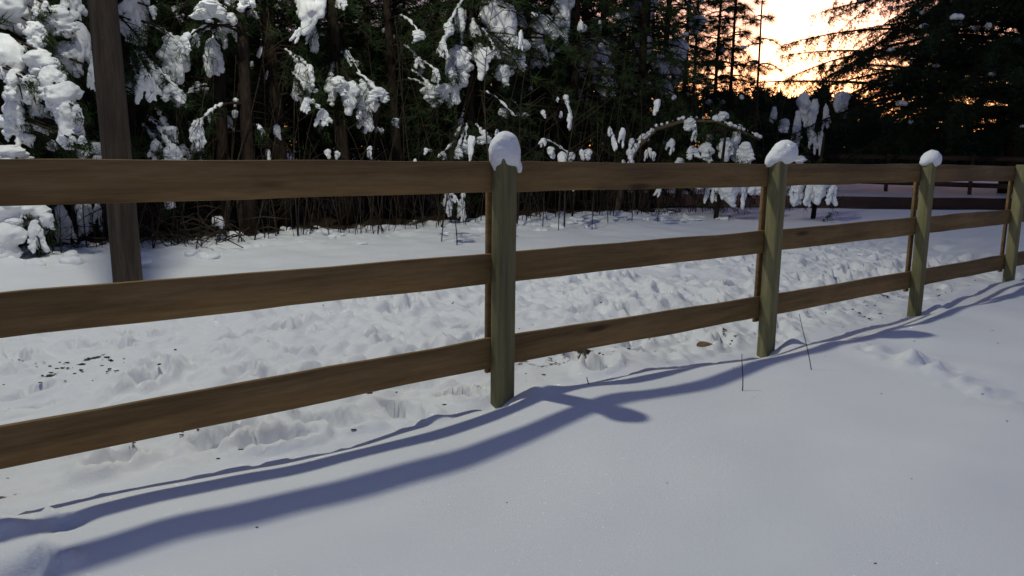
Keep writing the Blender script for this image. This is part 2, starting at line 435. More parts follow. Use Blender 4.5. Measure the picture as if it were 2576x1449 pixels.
# ------------------------------------------------------------------ utility pole with its yard light (the lamp head hangs just above the frame)
pole = thing('utility_pole', 'tall round wooden utility pole standing in the snow behind the left end of the fence', 'utility pole', (POLE[0], POLE[1], gh(*to_st(*POLE)) - 0.3))
g = Geo(); zs = np.linspace(0, 10.2, 40)
g.tube(np.c_[0.006 * np.sin(zs) - 0.018 * zs, 0.006 * np.cos(zs * 1.3), zs], 0.114 - 0.0035 * zs, 20)
link('pole_shaft', g.mesh('pole_shaft', M_polewood), pole)
g = Geo(); rel = LAMP - np.array([POLE[0], POLE[1], pole.location.z])
u = np.linspace(0, 1, 12)[:, None]
g.tube(np.array([-0.018 * rel[2], 0, rel[2] - 0.1]) * (1 - u) + np.array([rel[0], rel[1], rel[2] + 0.28]) * u + np.array([0, 0, 0.16]) * np.sin(u * math.pi), 0.022, 10)
arm = link('lamp_arm', g.mesh('lamp_arm', M_metal), pole)
g = Geo(); prof = [(0.05, 0.30), (0.07, 0.2), (0.10, 0.16), (0.19, 0.10), (0.20, 0.05)]
g.tube([(rel[0], rel[1], rel[2] + z) for _, z in prof], [r for r, _ in prof], 20)
link('lamp_head', g.mesh('lamp_head', M_metal), pole)
m, n, b = mat('lit lamp lens'); b.inputs['Emission Color'].default_value = (0.97, 1.0, 0.9, 1); b.inputs['Emission Strength'].default_value = 6.0
g = Geo(); g.tube([(rel[0], rel[1], rel[2] + z) for z in (0.048, 0.03, 0.012)], [0.11, 0.10, 0.03], 16)
link('lamp_lens', g.mesh('lamp_lens', m), pole)
ld = bpy.data.lights.new('yard_light', 'POINT'); ld.energy = LAMP_W; ld.color = (1.0, 1.0, 0.83); ld.shadow_soft_size = 0.11
ld.use_nodes = True                                        # a yard light's refractor throws more light sideways than straight down
ln = ld.node_tree; em = ln.nodes['Emission']
ltc = ln.nodes.new('ShaderNodeTexCoord'); lsx = ln.nodes.new('ShaderNodeSeparateXYZ'); ln.links.new(ltc.outputs['Normal'], lsx.inputs[0])
l1 = ln.nodes.new('ShaderNodeMath'); l1.operation = 'MULTIPLY'; ln.links.new(lsx.outputs['Z'], l1.inputs[0]); ln.links.new(lsx.outputs['Z'], l1.inputs[1])
l2 = ln.nodes.new('ShaderNodeMath'); l2.operation = 'MULTIPLY_ADD'; ln.links.new(l1.outputs[0], l2.inputs[0]); l2.inputs[1].default_value = -0.8; l2.inputs[2].default_value = 1.53
ln.links.new(l2.outputs[0], em.inputs['Strength'])
lo_ = bpy.data.objects.new('yard_light', ld); COL.objects.link(lo_); lo_.parent = pole; lo_.location = Vector(rel - np.array([0, 0, 0.13]))

# ------------------------------------------------------------------ the fence
fence = thing('board_fence', 'brown three-board wooden fence running across the snow from left to far right', 'fence', st(0, 0, 0))
fence.rotation_euler[2] = TH          # local x along the fence, local y away from the camera
TOPZ = {-2: 1.19, -1: 1.193, 0: 1.187, 1: 1.165, 2: 1.155, 3: 1.127, 4: 1.11, 5: 1.1}
MIDZ = {-2: 0.755, -1: 0.75, 0: 0.725, 1: 0.703, 2: 0.69, 3: 0.672, 4: 0.65, 5: 0.64}
LOWZ = {-2: 0.29, -1: 0.285, 0: 0.284, 1: 0.236, 2: 0.205, 3: 0.183, 4: 0.17, 5: 0.16}
PS = {k: k * 2.44 for k in range(-2, 6)}; PS[2] = 4.82; PS[3] = 7.08; PS[4] = 9.5; PS[5] = 11.9
BH = 0.154
def board(k, Z, seed):
    r = np.random.default_rng(seed)
    s0, s1 = PS[k] + 0.002, PS[k + 1] - 0.002
    n = 14; u = np.linspace(0, 1, n)
    xs = s0 + (s1 - s0) * u
    zt = Z[k] + (Z[k + 1] - Z[k]) * u + 0.004 * noise2(u * 5, seed, 3) + 0.0015 * noise2(u * 40, seed, 4)
    zb = Z[k] + (Z[k + 1] - Z[k]) * u - BH + 0.004 * noise2(u * 5, seed, 5) + 0.0015 * noise2(u * 40, seed, 6)
    y = 0.003 * noise2(u * 4, seed, 7)
    e = 0.003
    ring = lambda: None
    P = []
    for i in range(n):
        a, b_ = y[i], y[i] + 0.025
        P += [(xs[i], a + e, zb[i]), (xs[i], b_ - e, zb[i]), (xs[i], b_, zb[i] + e), (xs[i], b_, zt[i] - e), (xs[i], b_ - e, zt[i]), (xs[i], a + e, zt[i]), (xs[i], a, zt[i] - e), (xs[i], a, zb[i] + e)]
    P = np.array(P) ; o = np.array([s0, 0, Z[k] - BH / 2]); P = P - o
    idx = np.arange(n * 8).reshape(n, 8); nx = np.roll(idx, -1, 1)
    Fq = np.stack([idx[:-1], idx[1:], nx[1:], nx[:-1]], -1).reshape(-1, 4)
    g = Geo(); g.add(P, Fq)
    for row, rev in ((idx[0], False), (idx[-1], True)):
        q = row[::-1] if rev else row
        g.add(P[q], [(0, 1, 2, 3), (0, 3, 4, 7), (4, 5, 6, 7)])
    ob = link('rail_board', g.mesh('rail_board', M_board, False), fence, o)
    return ob
for k in range(-2, 5):
    for j, Z in enumerate((TOPZ, MIDZ, LOWZ)):
        board(k, Z, 100 + k * 7 + j)
def prism_post(zlo, zhi, wx, wy, bev, seed, top_bev=0.004):
    zs = np.concatenate([np.linspace(zlo, zhi - 0.012, 12), [zhi - top_bev, zhi]])
    P = []
    for i, z in enumerate(zs):
        ins = 0.004 if i == len(zs) - 1 else 0.0
        a, c = wx / 2 - ins, wy / 2 - ins; o = 0.0012 * noise2(z * 6, seed, 2)
        P += [(-a + bev, -c, z), (a - bev, -c, z), (a, -c + bev, z), (a, c - bev, z), (a - bev, c, z), (-a + bev, c, z), (-a, c - bev, z), (-a, -c + bev, z)]
        for q in range(8):
            P[-1 - q] = (P[-1 - q][0] + o, P[-1 - q][1] + o, z)
    P = np.array(P); n = len(zs)
    idx = np.arange(n * 8).reshape(n, 8); nx = np.roll(idx, -1, 1)
    g = Geo(); g.add(P, np.stack([idx[:-1], nx[:-1], nx[1:], idx[1:]], -1).reshape(-1, 4))
    g.add(P[idx[-1]], [(0, 1, 2, 7), (7, 2, 3, 6), (6, 3, 4, 5)])
    return g
PW = 0.092
for k in range(-2, 6):
    zt = TOPZ[k] + (0.018 if k < 4 else 0.02)
    g = prism_post(-0.6, zt, PW, PW, 0.005, 40 + k)
    link('post', g.mesh('post', M_post, False), fence, (PS[k], -PW / 2 - 0.002, 0))
    g = prism_post(LOWZ[k] - BH - 0.035 - 0.6, TOPZ[k] - 0.004 - 0.6, 0.062, 0.024, 0.003, 60 + k)
    link('batten', g.mesh('batten', M_board, False), fence, (PS[k] - 0.012, 0.0275 + 0.0125, 0.6))
# snow on posts
def cap(k, spheres, label, seed):
    base = st(PS[k], -PW / 2, TOPZ[k] + 0.018)
    V, Fq = blob(spheres, 0.0062, 0.005, 20, 130, seed, 0.0022)
    o = thing('snow_cap', label, 'snow', base, 'snow caps on the fence posts', mesh_np('snow_cap', V, Fq, M_snowcap))
    return o
def cs(px, py, k, r):     # a lump of the cap given where it shows beside its post, turned into metres round the post top
    base = st(PS[k], -PW / 2, TOPZ[k] + 0.018)
    d = depth_of(base); p = at_depth(px, py, d) - base
    return (p[0], p[1], p[2], r * d / FPX)
cap(0, [cs(1270, 369, 0, 34), cs(1266, 378, 0, 35), cs(1272, 358, 0, 25), cs(1272, 388, 0, 32), cs(1271, 390, 0, 35), cs(1245, 402, 0, 8), cs(1242, 412, 0, 5), cs(1245, 420, 0, 5), cs(1248, 427, 0, 5),
        cs(1299, 400, 0, 7), cs(1305, 412, 0, 5), cs(1307, 424, 0, 3.5), cs(1306, 432, 0, 3)], 'tall round snow cap with thin drips on the post in the middle', 1)
cap(1, [cs(1975, 380, 1, 27.1), cs(1968, 388, 1, 27.1), cs(1984, 376, 1, 19.2), cs(1984, 390, 1, 21.5), cs(1956, 394, 1, 21.5), cs(1944, 400, 1, 15.8), cs(1935, 406, 1, 10.2), cs(1932, 412, 1, 6.8)], 'lopsided snow cap sliding left on the post right of the middle post', 2)
cap(2, [cs(2346, 396, 2, 19.2), cs(2340, 400, 2, 19.2), cs(2350, 403, 2, 16.9), cs(2330, 405, 2, 13.6), cs(2321, 411, 2, 6.8)], 'smallest snow cap on the second post right of the middle post', 3)
cap(-1, [(0, 0, 0.05, 0.06), (0.01, 0, 0.09, 0.045), (-0.03, 0.01, 0.02, 0.04)], 'round snow cap on the post beyond the left end of the boards', 4)

# ------------------------------------------------------------------ snow lumps that hang on branches
lrng = np.random.default_rng(5)
def mitt(seed, nf, spread, thick):
    r = np.random.default_rng(seed); S = [(0, 0, -0.12, 0.13 * thick), (0.02, 0, -0.24, 0.17 * thick)]
    for f in range(nf):
        ax = (f - (nf - 1) / 2) / max(nf - 1, 1) * 2 * spread + r.uniform(-.08, .08); ay = r.uniform(-.14, .14)
        L = r.uniform(0.6, 0.95) if f != nf // 2 else 0.95
        for u in np.linspace(0.2, 1, 8):
            rad = (0.15 - 0.085 * u) * thick * r.uniform(0.85, 1.15)
            S.append((ax * (u ** 0.8) * 0.75 + r.uniform(-.03, .03), ay * u + r.uniform(-.03, .03), -0.1 - u * L * 0.85, rad))
    V, Fq = blob(S, 0.027, 0.045, 5.0, 45, seed, 0.035)
    V[:, 2] -= V[:, 2].max(); hgt = -V[:, 2].min(); wid = V[:, 0].max() - V[:, 0].min()
    V[:, 2] /= hgt; V[:, 0] = (V[:, 0] - (V[:, 0].max() + V[:, 0].min()) / 2) / wid; V[:, 1] = (V[:, 1] - V[:, 1].mean()) / wid
    return mesh_np('snow_clump', V, Fq, M_snow)
MITTS = [mitt(200 + i, nf, sp_, th) for i, (nf, sp_, th) in enumerate([(2, .22, 1.25), (3, .3, 1.2), (1, .1, 1.4), (3, .4, 1.0), (4, .42, 1.1), (2, .3, 1.0), (2, .15, 1.3), (5, .5, 1.0), (1, .15, 1.2), (3, .26, 1.3)])]
def pillow(seed):
    r = np.random.default_rng(seed)
    S = [(r.uniform(-.3, .3), r.uniform(-.2, .2), r.uniform(-.12, .08), r.uniform(.14, .24)) for _ in range(6)]
    V, Fq = blob(S, 0.07, 0.06, 5.0, 20, seed)
    return V, Fq
PILL = [pillow(300 + i) for i in range(6)]

# ------------------------------------------------------------------ trees
def needles(C, D, n, L, W, r, spread=0.75):
    """n thin blades round each tuft centre C, leaning along D"""
    C = np.repeat(np.asarray(C, float), n, 0); D = np.repeat(np.asarray(D, float), n, 0)
    m = len(C); d = D + spread * r.normal(size=(m, 3)); d /= np.linalg.norm(d, axis=1)[:, None] + 1e-9
    p = np.cross(d, r.normal(size=(m, 3))); p /= np.linalg.norm(p, axis=1)[:, None] + 1e-9
    L = L * r.uniform(0.65, 1.2, (m, 1)); c = C + r.normal(size=(m, 3)) * 0.02
    return np.stack([c - p * W / 2, c + p * W / 2, c + d * L], 1)
def trunk_path(H, lean, r, wob=0.05, n=14):
    u = np.linspace(0, 1, n); ph = r.uniform(0, 6.28, 2)
    return np.c_[lean[0] * u + wob * np.sin(u * 5 + ph[0]) * u, lean[1] * u + wob * np.cos(u * 4.3 + ph[1]) * u, H * u]
def on_trunk(P, z):
    return np.array([np.interp(z, P[:, 2], P[:, k]) for k in range(3)])
def limb(start, dirv, L, rise, droop, n=8):
    u = np.linspace(0, 1, n)[:, None]
    return start + np.asarray(dirv) * L * u + np.array([0, 0, 1.0]) * L * (rise * u - droop * u * u)
def grow(seed, H, r0, z_lo, reach, lean=(0, 0), step=0.32, per=4, nn=12, nl=0.13, nw=0.007, tuft_gap=0.11, lump=0.0, dead=True, wob=0.05):
    """geometry of one pine: trunk, branches, needles, small snow"""
    r = np.random.default_rng(seed)
    P = trunk_path(H, lean, r, wob)
    tr, br, sn = Geo(), Geo(), Geo()
    tr.tube(P, r0 * (1 - 0.82 * np.linspace(0, 1, len(P))), 9)
    C, D = [], []
    z = z_lo
    while z < H - 0.15:
        u = (z - z_lo) / (H - z_lo)
        Lb0 = reach * (1.0 - 0.85 * u) * (0.65 + 0.35 * min(1, u * 5))
        for a in r.uniform(0, 6.28) + np.arange(per) * 2 * math.pi / per:
            a += r.uniform(-.4, .4); L = Lb0 * r.uniform(0.6, 1.15)
            d = np.array([math.cos(a), math.sin(a), 0])
            Lp = limb(on_trunk(P, z + r.uniform(-.1, .1)), d, L, r.uniform(0.1, 0.5), r.uniform(0.35, 0.85))
            br.tube(Lp, np.linspace(0.018 + 0.006 * L, 0.004, 8), 4)
            k = max(2, int(L * 0.8 / tuft_gap))
            uu = r.uniform(0.25, 1, k)
            pts = np.stack([np.interp(uu, np.linspace(0, 1, 8), Lp[:, c]) for c in range(3)], -1)
            side = np.array([-d[1], d[0], 0]) * r.choice([-1, 1], k)[:, None]
            off = r.uniform(0, 0.32, (k, 1)) * L * 0.6
            pts2 = pts + side * off + d * off * 0.5 - np.array([0, 0, 1]) * off * 0.45
            for q in range(0, k, 2):
                br.tube(np.stack([pts[q], (pts[q] + pts2[q]) / 2 + [0, 0, .02], pts2[q]]), [0.006, 0.004, 0.003], 3)
            C.append(pts2); D.append(side * 0.4 + d * 0.6 + np.array([0, 0, -0.15]))
            if lump and r.random() < lump:
                V, Fq = PILL[r.integers(6)]; q = pts2[r.integers(k)]; sc = r.uniform(0.1, 0.26)
                sn.add(V * [sc, sc, sc * r.uniform(.8, 1.5)] + q + [0, 0, 0.02], Fq)
        z += step * r.uniform(0.75, 1.25)
    if dead:
        for _ in range(int(z_lo * 5)):
            zz = r.uniform(0.3, max(z_lo, 1.2)); a = r.uniform(0, 6.28); L = r.uniform(0.3, 0.9)
            Lp = limb(on_trunk(P, zz), (math.cos(a), math.sin(a), 0), L, r.uniform(-.1, .3), r.uniform(.1, .6), 5)
            br.tube(Lp, np.linspace(0.009, 0.003, 5), 3)
    nd = Geo()
    C = np.concatenate(C); D = np.concatenate(D)
    nd.tris(needles(C, D, nn, nl, nw, r))
    return P, tr, br, nd, sn

# trees of the dark wood behind: five built, the rest copies
VAR = []
for i in range(5):
    P, tr, br, nd, sn = grow(500 + i, 9.0 + i * 0.5, 0.11, (0.5, 1.5, 0.9, 1.9, 0.4)[i], 1.75, (0.3 * math.sin(i * 2), 0.3 * math.cos(i)), 0.30, 5, 16, 0.17, 0.013, 0.085, 0.06)
    VAR.append((tr.mesh('trunk', M_bark), br.mesh('branches', M_bark), nd.mesh('needles', M_needle, False), sn.mesh('snow_dusting', M_snow)))
def wood_tree(v, loc, rz, sc):
    o = thing('pine_tree', 'dark crowded pine deep in the wood behind the snowy front row', 'tree', loc, 'dark pines deep in the wood')
    for nm, me in zip(('trunk', 'branches', 'needles', 'snow_dusting'), VAR[v]):
        c = link(nm, me, o)
        if nm in ('needles', 'snow_dusting', 'branches'): c['kind'] = 'stuff'
    o.rotation_euler[2] = rz; o.scale = (sc, sc, sc)
    return o
wr = np.random.default_rng(99)
spots = []
for row, (t, gap) in enumerate([(8.5, 1.5), (10.2, 1.6), (12.4, 1.9), (15.0, 2.2), (18.5, 2.6), (22, 3.0)]):
    s = -9.0 + row * 0.4
    while s < 22:
        q = st(s + wr.uniform(-.4, .4), t + wr.uniform(-.6, .6))
        px = 1288 + FPX * (q[0] / depth_of(q)) if depth_of(q) > 0 else 9999
        lim = 1640
        if -500 < px < lim: spots.append(q)
        s += gap * wr.uniform(0.8, 1.2)
for q in spots:
    wood_tree(wr.integers(5), (q[0], q[1], 0.1), wr.uniform(0, 6.28), wr.uniform(0.8, 1.15))

# front row: every tree of its own, with the lumps of snow the photograph shows on it
CL = []     # (x0, y0, x1, y1, t): box in the picture and distance beyond the fence
def C_(t, *boxes):
    t = t - 1.0
    for b_ in boxes: CL.append((*b_, t))
C_(7.9, (480, 5, 562, 58), (570, -30, 634, 34), (553, 38, 602, 126), (400, 92, 470, 212), (446, 92, 478, 142), (508, 100, 562, 196), (480, 85, 502, 122),
   (335, 182, 392, 262), (370, 178, 412, 235), (412, 215, 462, 262), (438, 248, 466, 276), (480, 306, 518, 372), (404, 320, 442, 362), (372, 352, 412, 412), (402, 364, 452, 420), (440, 366, 474, 420), (474, 358, 512, 412), (414, 495, 442, 530))
C_(8.3, (742, -70, 812, 88), (772, 60, 802, 108), (732, 160, 775, 262), (758, 165, 796, 235), (814, 195, 848, 268), (830, 194, 872, 245), (858, 206, 902, 292), (886, 200, 942, 285), (920, 222, 974, 262), (904, 262, 942, 338), (792, 276, 832, 322), (846, -20, 874, 28), (880, 155, 906, 172))
C_(8.2, (1142, 18, 1168, 86), (1118, 60, 1142, 100), (1174, 60, 1210, 100), (1205, -10, 1262, 150), (1238, 12, 1292, 130), (1252, 90, 1328, 190), (1248, 165, 1282, 218), (1124, 118, 1192, 232), (1186, 110, 1232, 160), (1205, 120, 1240, 205), (1060, 216, 1112, 272), (1100, 212, 1140, 262), (1126, 210, 1162, 268), (1042, 146, 1066, 176), (1100, 100, 1128, 148), (1086, 175, 1108, 212), (1146, 300, 1172, 345), (1126, 170, 1150, 215), (1040, 80, 1070, 110))
C_(8.0, (1140, 375, 1162, 404), (1158, 364, 1182, 390), (1103, 385, 1125, 406), (1198, 344, 1234, 366), (1150, 505, 1172, 560), (1112, 500, 1136, 548), (1428, 385, 1446, 412), (1255, 275, 1280, 300), (1300, 285, 1330, 300), (985, 300, 1003, 325), (655, 330, 668, 352))
C_(9.2, (1334, 40, 1398, 110), (1334, 96, 1384, 176), (1380, -60, 1446, 70), (1398, 20, 1432, 116), (1300, 150, 1330, 200), (1280, 40, 1330, 90), (1296, 105, 1345, 175))
C_(10.2, (1462, 92, 1532, 166), (1480, 130, 1540, 250), (1478, 46, 1514, 90), (1425, 220, 1470, 268), (1500, 200, 1550, 245), (1440, 150, 1470, 200), (1550, 30, 1590, 80), (1530, 90, 1560, 130))
C_(11.0, (1598, -60, 1662, 102), (1598, 92, 1646, 192), (1636, 150, 1692, 246), (1676, 96, 1728, 204), (1660, 220, 1700, 262), (1740, 40, 1780, 90), (1570, 190, 1600, 240))
TREES = [   # x in the picture at breast height, t, height, radius, first whorl, label
    (352, 8.6, 9.0, .10, 2.4, 'snow-laden pine just right of the utility pole'),
    (560, 8.4, 9.5, .10, 2.6, 'dark pine with three hanging snow mitts between the pole and the middle post'),
    (625, 8.0, 8.0, .09, 3.6, 'dark leaning pine trunk in the gap between two snowy pines'),
    (715, 8.7, 10.0, .11, 3.0, 'slim pine left of the big cross-shaped snow clump'),
    (872, 8.6, 10.0, .11, 2.6, 'pine carrying the biggest cross-shaped snow clump'),
    (1010, 9.0, 9.0, .09, 3.2, 'nearly bare dark pine left of the middle post'),
    (1180, 8.5, 9.5, .11, 2.6, 'pine hung with many snow clumps just left of the middle post'),
    (1262, 8.9, 9.5, .10, 3.0, 'pine with a heap of snow right above the middle post'),
    (1390, 9.6, 9.5, .11, 3.0, 'pine with one long tongue of snow right of the middle post'),
    (1500, 10.6, 9.0, .10, 2.8, 'greyish snow-draped pine halfway between two capped posts'),
    (1640, 11.4, 10.0, .11, 2.8, 'last snow-draped pine at the edge of the bright sky'),
]
hero = []
for i, (px, t, H, r0, zlo, lab) in enumerate(TREES):
    t = t - 1.0
    b_ = at_t(px, 470, t); s_, t_ = to_st(b_[0], b_[1])
    base = np.array([b_[0], b_[1], gh(s_, t_) - 0.05])
    lean = (random.uniform(-.5, .5), random.uniform(-.3, .3))
    P, tr, br, nd, sn = grow(700 + i, H, r0, zlo + 0.3, 1.25, lean, 0.42, 4, 14, 0.15, 0.008, 0.11, 0.10)
    hero.append(dict(base=base, P=P, tr=tr, br=br, nd=nd, sn=sn, label=lab, clumps=[], px=px))
for (x0, y0, x1, y1, t) in list(CL):
    w_, h_ = x1 - x0, y1 - y0
    for _ in range(lrng.integers(0, 3) if w_ > 25 else 0):
        f_ = lrng.uniform(.22, .42); cx, cy = lrng.uniform(x0 - .15 * w_, x1 + .15 * w_), lrng.uniform(y0 + .3 * h_, y1)
        CL.append((cx - w_ * f_ / 2, cy, cx + w_ * f_ / 2, cy + h_ * f_ * lrng.uniform(.6, 1.2), t + .15))
ncl = 0
for (x0, y0, x1, y1, t) in CL:
    t = t + lrng.uniform(-.35, .35)
    top = at_t((x0 + x1) / 2, y0, t); bot = at_t((x0 + x1) / 2, y1, t)
    d = depth_of(top); wid = (x1 - x0) * d / FPX; hgt = top[2] - bot[2]
    best = min(hero, key=lambda h: math.hypot(h['base'][0] + np.interp(top[2], h['P'][:, 2], h['P'][:, 0]) - top[0], h['base'][1] - top[1]))
    best['clumps'].append((top, wid, hgt))
    # the branch that carries it
    h = best; loc = top - h['base']; r = np.random.default_rng(900 + ncl)
    st_z = min(loc[2] + r.uniform(0.0, 0.5), h['P'][-1, 2] - 0.1)
    a = on_trunk(h['P'], st_z); m_ = (a + loc) / 2 + np.array([0, 0, 0.12 + 0.15 * np.linalg.norm((loc - a)[:2])])
    u = np.linspace(0, 1, 9)[:, None]
    Lp = a * (1 - u) ** 2 + 2 * m_ * u * (1 - u) + (loc + [0, 0, -0.04]) * u * u
    tail = (loc + np.outer(np.linspace(0.15, 0.8, 4), [0, 0, -hgt]) + r.normal(size=(4, 3)) * 0.02)
    Lp = np.concatenate([Lp, tail])
    h['br'].tube(Lp, np.linspace(0.02, 0.005, len(Lp)), 5)
    if r.random() < 0.75:
        a_ = int(r.integers(3, 6)); Q = np.stack([np.interp(np.linspace(a_, 8.6, 16), np.arange(len(Lp)), Lp[:, c]) for c in range(3)], -1) + [0, 0, .02]
        h['sn'].tube(Q + r.normal(size=Q.shape) * .006, np.clip(0.022 + 0.014 * r.normal(size=16), .004, .05) * np.linspace(.5, 1.2, 16), 6)
    for _ in range(3):
        e_ = r.normal(size=3) * [.22, .22, .12] - [0, 0, .12]; b0 = Lp[int(r.integers(5, 9))]
        h['br'].tube(np.stack([b0, b0 + e_ * .5 + [0, 0, .03], b0 + e_]), [.006, .004, .002], 3)
    k = 12 + int(hgt * 22)
    uu = r.uniform(0.4, 1, k) * (len(Lp) - 1)
    pts = np.stack([np.interp(uu, np.arange(len(Lp)), Lp[:, c]) for c in range(3)], -1) + r.normal(size=(k, 3)) * wid * 0.38 + np.array([DV[1] * -0.3, DV[0] * 0.9, -0.1]) * wid * 0.42
    h['nd'].tris(needles(pts, np.tile([0, 0, -0.6], (k, 1)), 14, 0.14, 0.008, r, 0.6))
    ncl += 1
for h in hero:
    o = thing('pine_tree', h['label'], 'tree', h['base'], 'snowy pines along the wood edge')
    link('trunk', h['tr'].mesh('trunk', M_bark), o)
    link('branches', h['br'].mesh('branches', M_bark), o, kind='stuff')
    link('needles', h['nd'].mesh('needles', M_needle, False), o, kind='stuff')
    if h['sn'].n: link('snow_dusting', h['sn'].mesh('snow_dusting', M_snow), o, kind='stuff')
    for (top, wid, hgt) in h['clumps']:
        me = MITTS[lrng.integers(len(MITTS))]
        if wid / hgt < 0.55: me = MITTS[lrng.choice([0, 2, 6, 8, 9])]
        c = link('snow_clump', me, o, top - h['base'] + np.array([0, 0, 0.02]))
        c.scale = (wid * 1.2, wid * 1.1, hgt * 1.04)
        az = math.atan2(top[0], top[1])
        c.rotation_euler[2] = -az + lrng.uniform(-.5, .5) + (math.pi if lrng.random() < .5 else 0)
        c.rotation_euler[1] = lrng.uniform(-.12, .12)

# the heavy snowed-under evergreen at the left edge
LT = np.array([-6.75, 9.2, 0.1])
r = np.random.default_rng(41)
lt = thing('evergreen_tree', 'evergreen buried in thick snow at the left edge beside the utility pole', 'tree', LT)
P = trunk_path(7.5, (0.2, -0.1), r)
tr, br, nd = Geo(), Geo(), Geo()
tr.tube(P, 0.13 * (1 - 0.85 * np.linspace(0, 1, len(P))), 10)
LCL = [(-60, 90, 72, 305, 6.9), (-40, -40, 70, 110, 7.0), (40, -20, 110, 70, 7.1), (95, 20, 182, 100, 7.2), (60, 60, 110, 130, 7.0), (60, 128, 135, 225, 6.9), (88, 170, 168, 262, 6.9), (110, 212, 200, 320, 6.9), (130, 262, 196, 384, 6.85), (55, 225, 130, 348, 7.1),
       (165, 60, 226, 235, 7.5), (135, 110, 200, 200, 7.5), (-30, 290, 62, 352, 7.0), (-40, 372, 72, 430, 7.0), (-60, 500, 70, 610, 7.0), (40, 505, 112, 605, 7.1), (66, 560, 110, 645, 7.0), (-60, 565, 60, 700, 6.9), (128, 520, 165, 640, 8.3), (185, 505, 225, 600, 8.4), (232, 515, 258, 590, 8.5), (190, 365, 250, 420, 7.8), (140, -30, 215, 60, 7.5), (-60, 640, 40, 720, 6.9), (296, -40, 372, 118, 8.2), (285, 20, 330, 110, 8.2), (10, 180, 70, 260, 6.8), (150, 330, 200, 384, 6.9)]
for (x0, y0, x1, y1, d) in list(LCL):
    w_, h_ = x1 - x0, y1 - y0
    for _ in range(r.integers(1, 4)):
        f_ = r.uniform(.25, .45); cx, cy = r.uniform(x0, x1 + .2 * w_), r.uniform(y0 + .2 * h_, y1)
        LCL.append((cx - w_ * f_ / 2, cy, cx + w_ * f_ / 2, cy + h_ * f_ * r.uniform(.6, 1.2), d - r.uniform(-.15, .12)))
for i, (x0, y0, x1, y1, d) in enumerate(LCL):
    d += 1.25
    top = at_depth((x0 + x1) / 2, y0, d); wid = (x1 - x0) * d / FPX; hgt = (y1 - y0) * d / FPX
    loc = top - LT
    a = on_trunk(P, max(0.4, min(7.0, loc[2] + 0.25)))
    m_ = (a + loc) / 2 + np.array([0, 0, 0.3]); u = np.linspace(0, 1, 9)[:, None]
    Lp = a * (1 - u) ** 2 + 2 * m_ * u * (1 - u) + loc * u * u
    Lp = np.concatenate([Lp, loc + np.outer(np.linspace(0.15, 0.85, 4), [0.05, 0, -hgt])])
    br.tube(Lp, np.linspace(0.022, 0.005, len(Lp)), 5)
    k = 34; uu = r.uniform(0.2, 1, k) * (len(Lp) - 1)
    pts = np.stack([np.interp(uu, np.arange(len(Lp)), Lp[:, c]) for c in range(3)], -1) + r.normal(size=(k, 3)) * wid * 0.3 + np.array([-.2, .8, -0.1]) * wid * 0.7
    nd.tris(needles(pts, np.tile([0.1, 0.2, -0.6], (k, 1)), 12, 0.09, 0.007, r, 0.7))
    c = link('snow_clump', MITTS[(i * 7 + 3) % len(MITTS)], lt, loc + np.array([0, 0, 0.03]))
    c.scale = (wid * 1.1, wid * 1.0, hgt); c.rotation_euler[2] = 0.6 + r.uniform(-.5, .5); c.rotation_euler[1] = r.uniform(-.2, .05)
link('trunk', tr.mesh('trunk', M_bark), lt); link('branches', br.mesh('branches', M_bark), lt, kind='stuff'); link('needles', nd.mesh('needles', M_needle, False), lt, kind='stuff')

# young pines against the bright sky
def sky_pine(px, py, d, H, r0, zlo, reach, lab, seed, step=0.55, lump=0.12, per=4, nn=26, gap=0.16):
    b_ = at_depth(px, py, d); base = np.array([b_[0], b_[1], 0.0])
    P, tr, br, nd, sn = grow(seed, H, r0, zlo, reach, (0.05, 0), step, per, nn, 0.24, 0.010, gap, lump, wob=0.03)
    o = thing('pine_tree', lab, 'tree', base, 'pines standing against the sunset')
    link('trunk', tr.mesh('trunk', M_bark), o); link('branches', br.mesh('branches', M_bark), o, kind='stuff')
    link('needles', nd.mesh('needles', M_needle, False), o, kind='stuff')
    if sn.n: link('snow_dusting', sn.mesh('snow_dusting', M_snow), o, kind='stuff')
sky_pine(1892, 390, 22, 6.2, .055, 2.1, 1.15, 'thin young pine alone against the brightest part of the sunset', 801, 0.62, 0.10, 4, 34, 0.11)
sky_pine(1826, 390, 23, 8.0, .07, 2.0, 1.25, 'straight pine next to the thin young pine, left of it', 802, 0.4, 0.15, 5, 34, 0.09)
sky_pine(1790, 390, 25, 8.5, .08, 2.0, 1.4, 'dense pine dark against the sky second left of the thin young pine', 803, 0.38, 0.2, 5, 32, 0.1)
sky_pine(1712, 390, 21, 9.5, .08, 2.6, 1.3, 'forked dark pine beside the last snow-draped pine', 804, 0.45, 0.15, 5, 32, 0.09)
sky_pine(1735, 390, 27, 8.0, .08, 1.5, 1.6, 'bushy pine farther off behind the forked dark pine', 805, 0.4, 0.12, 5, 32, 0.1)

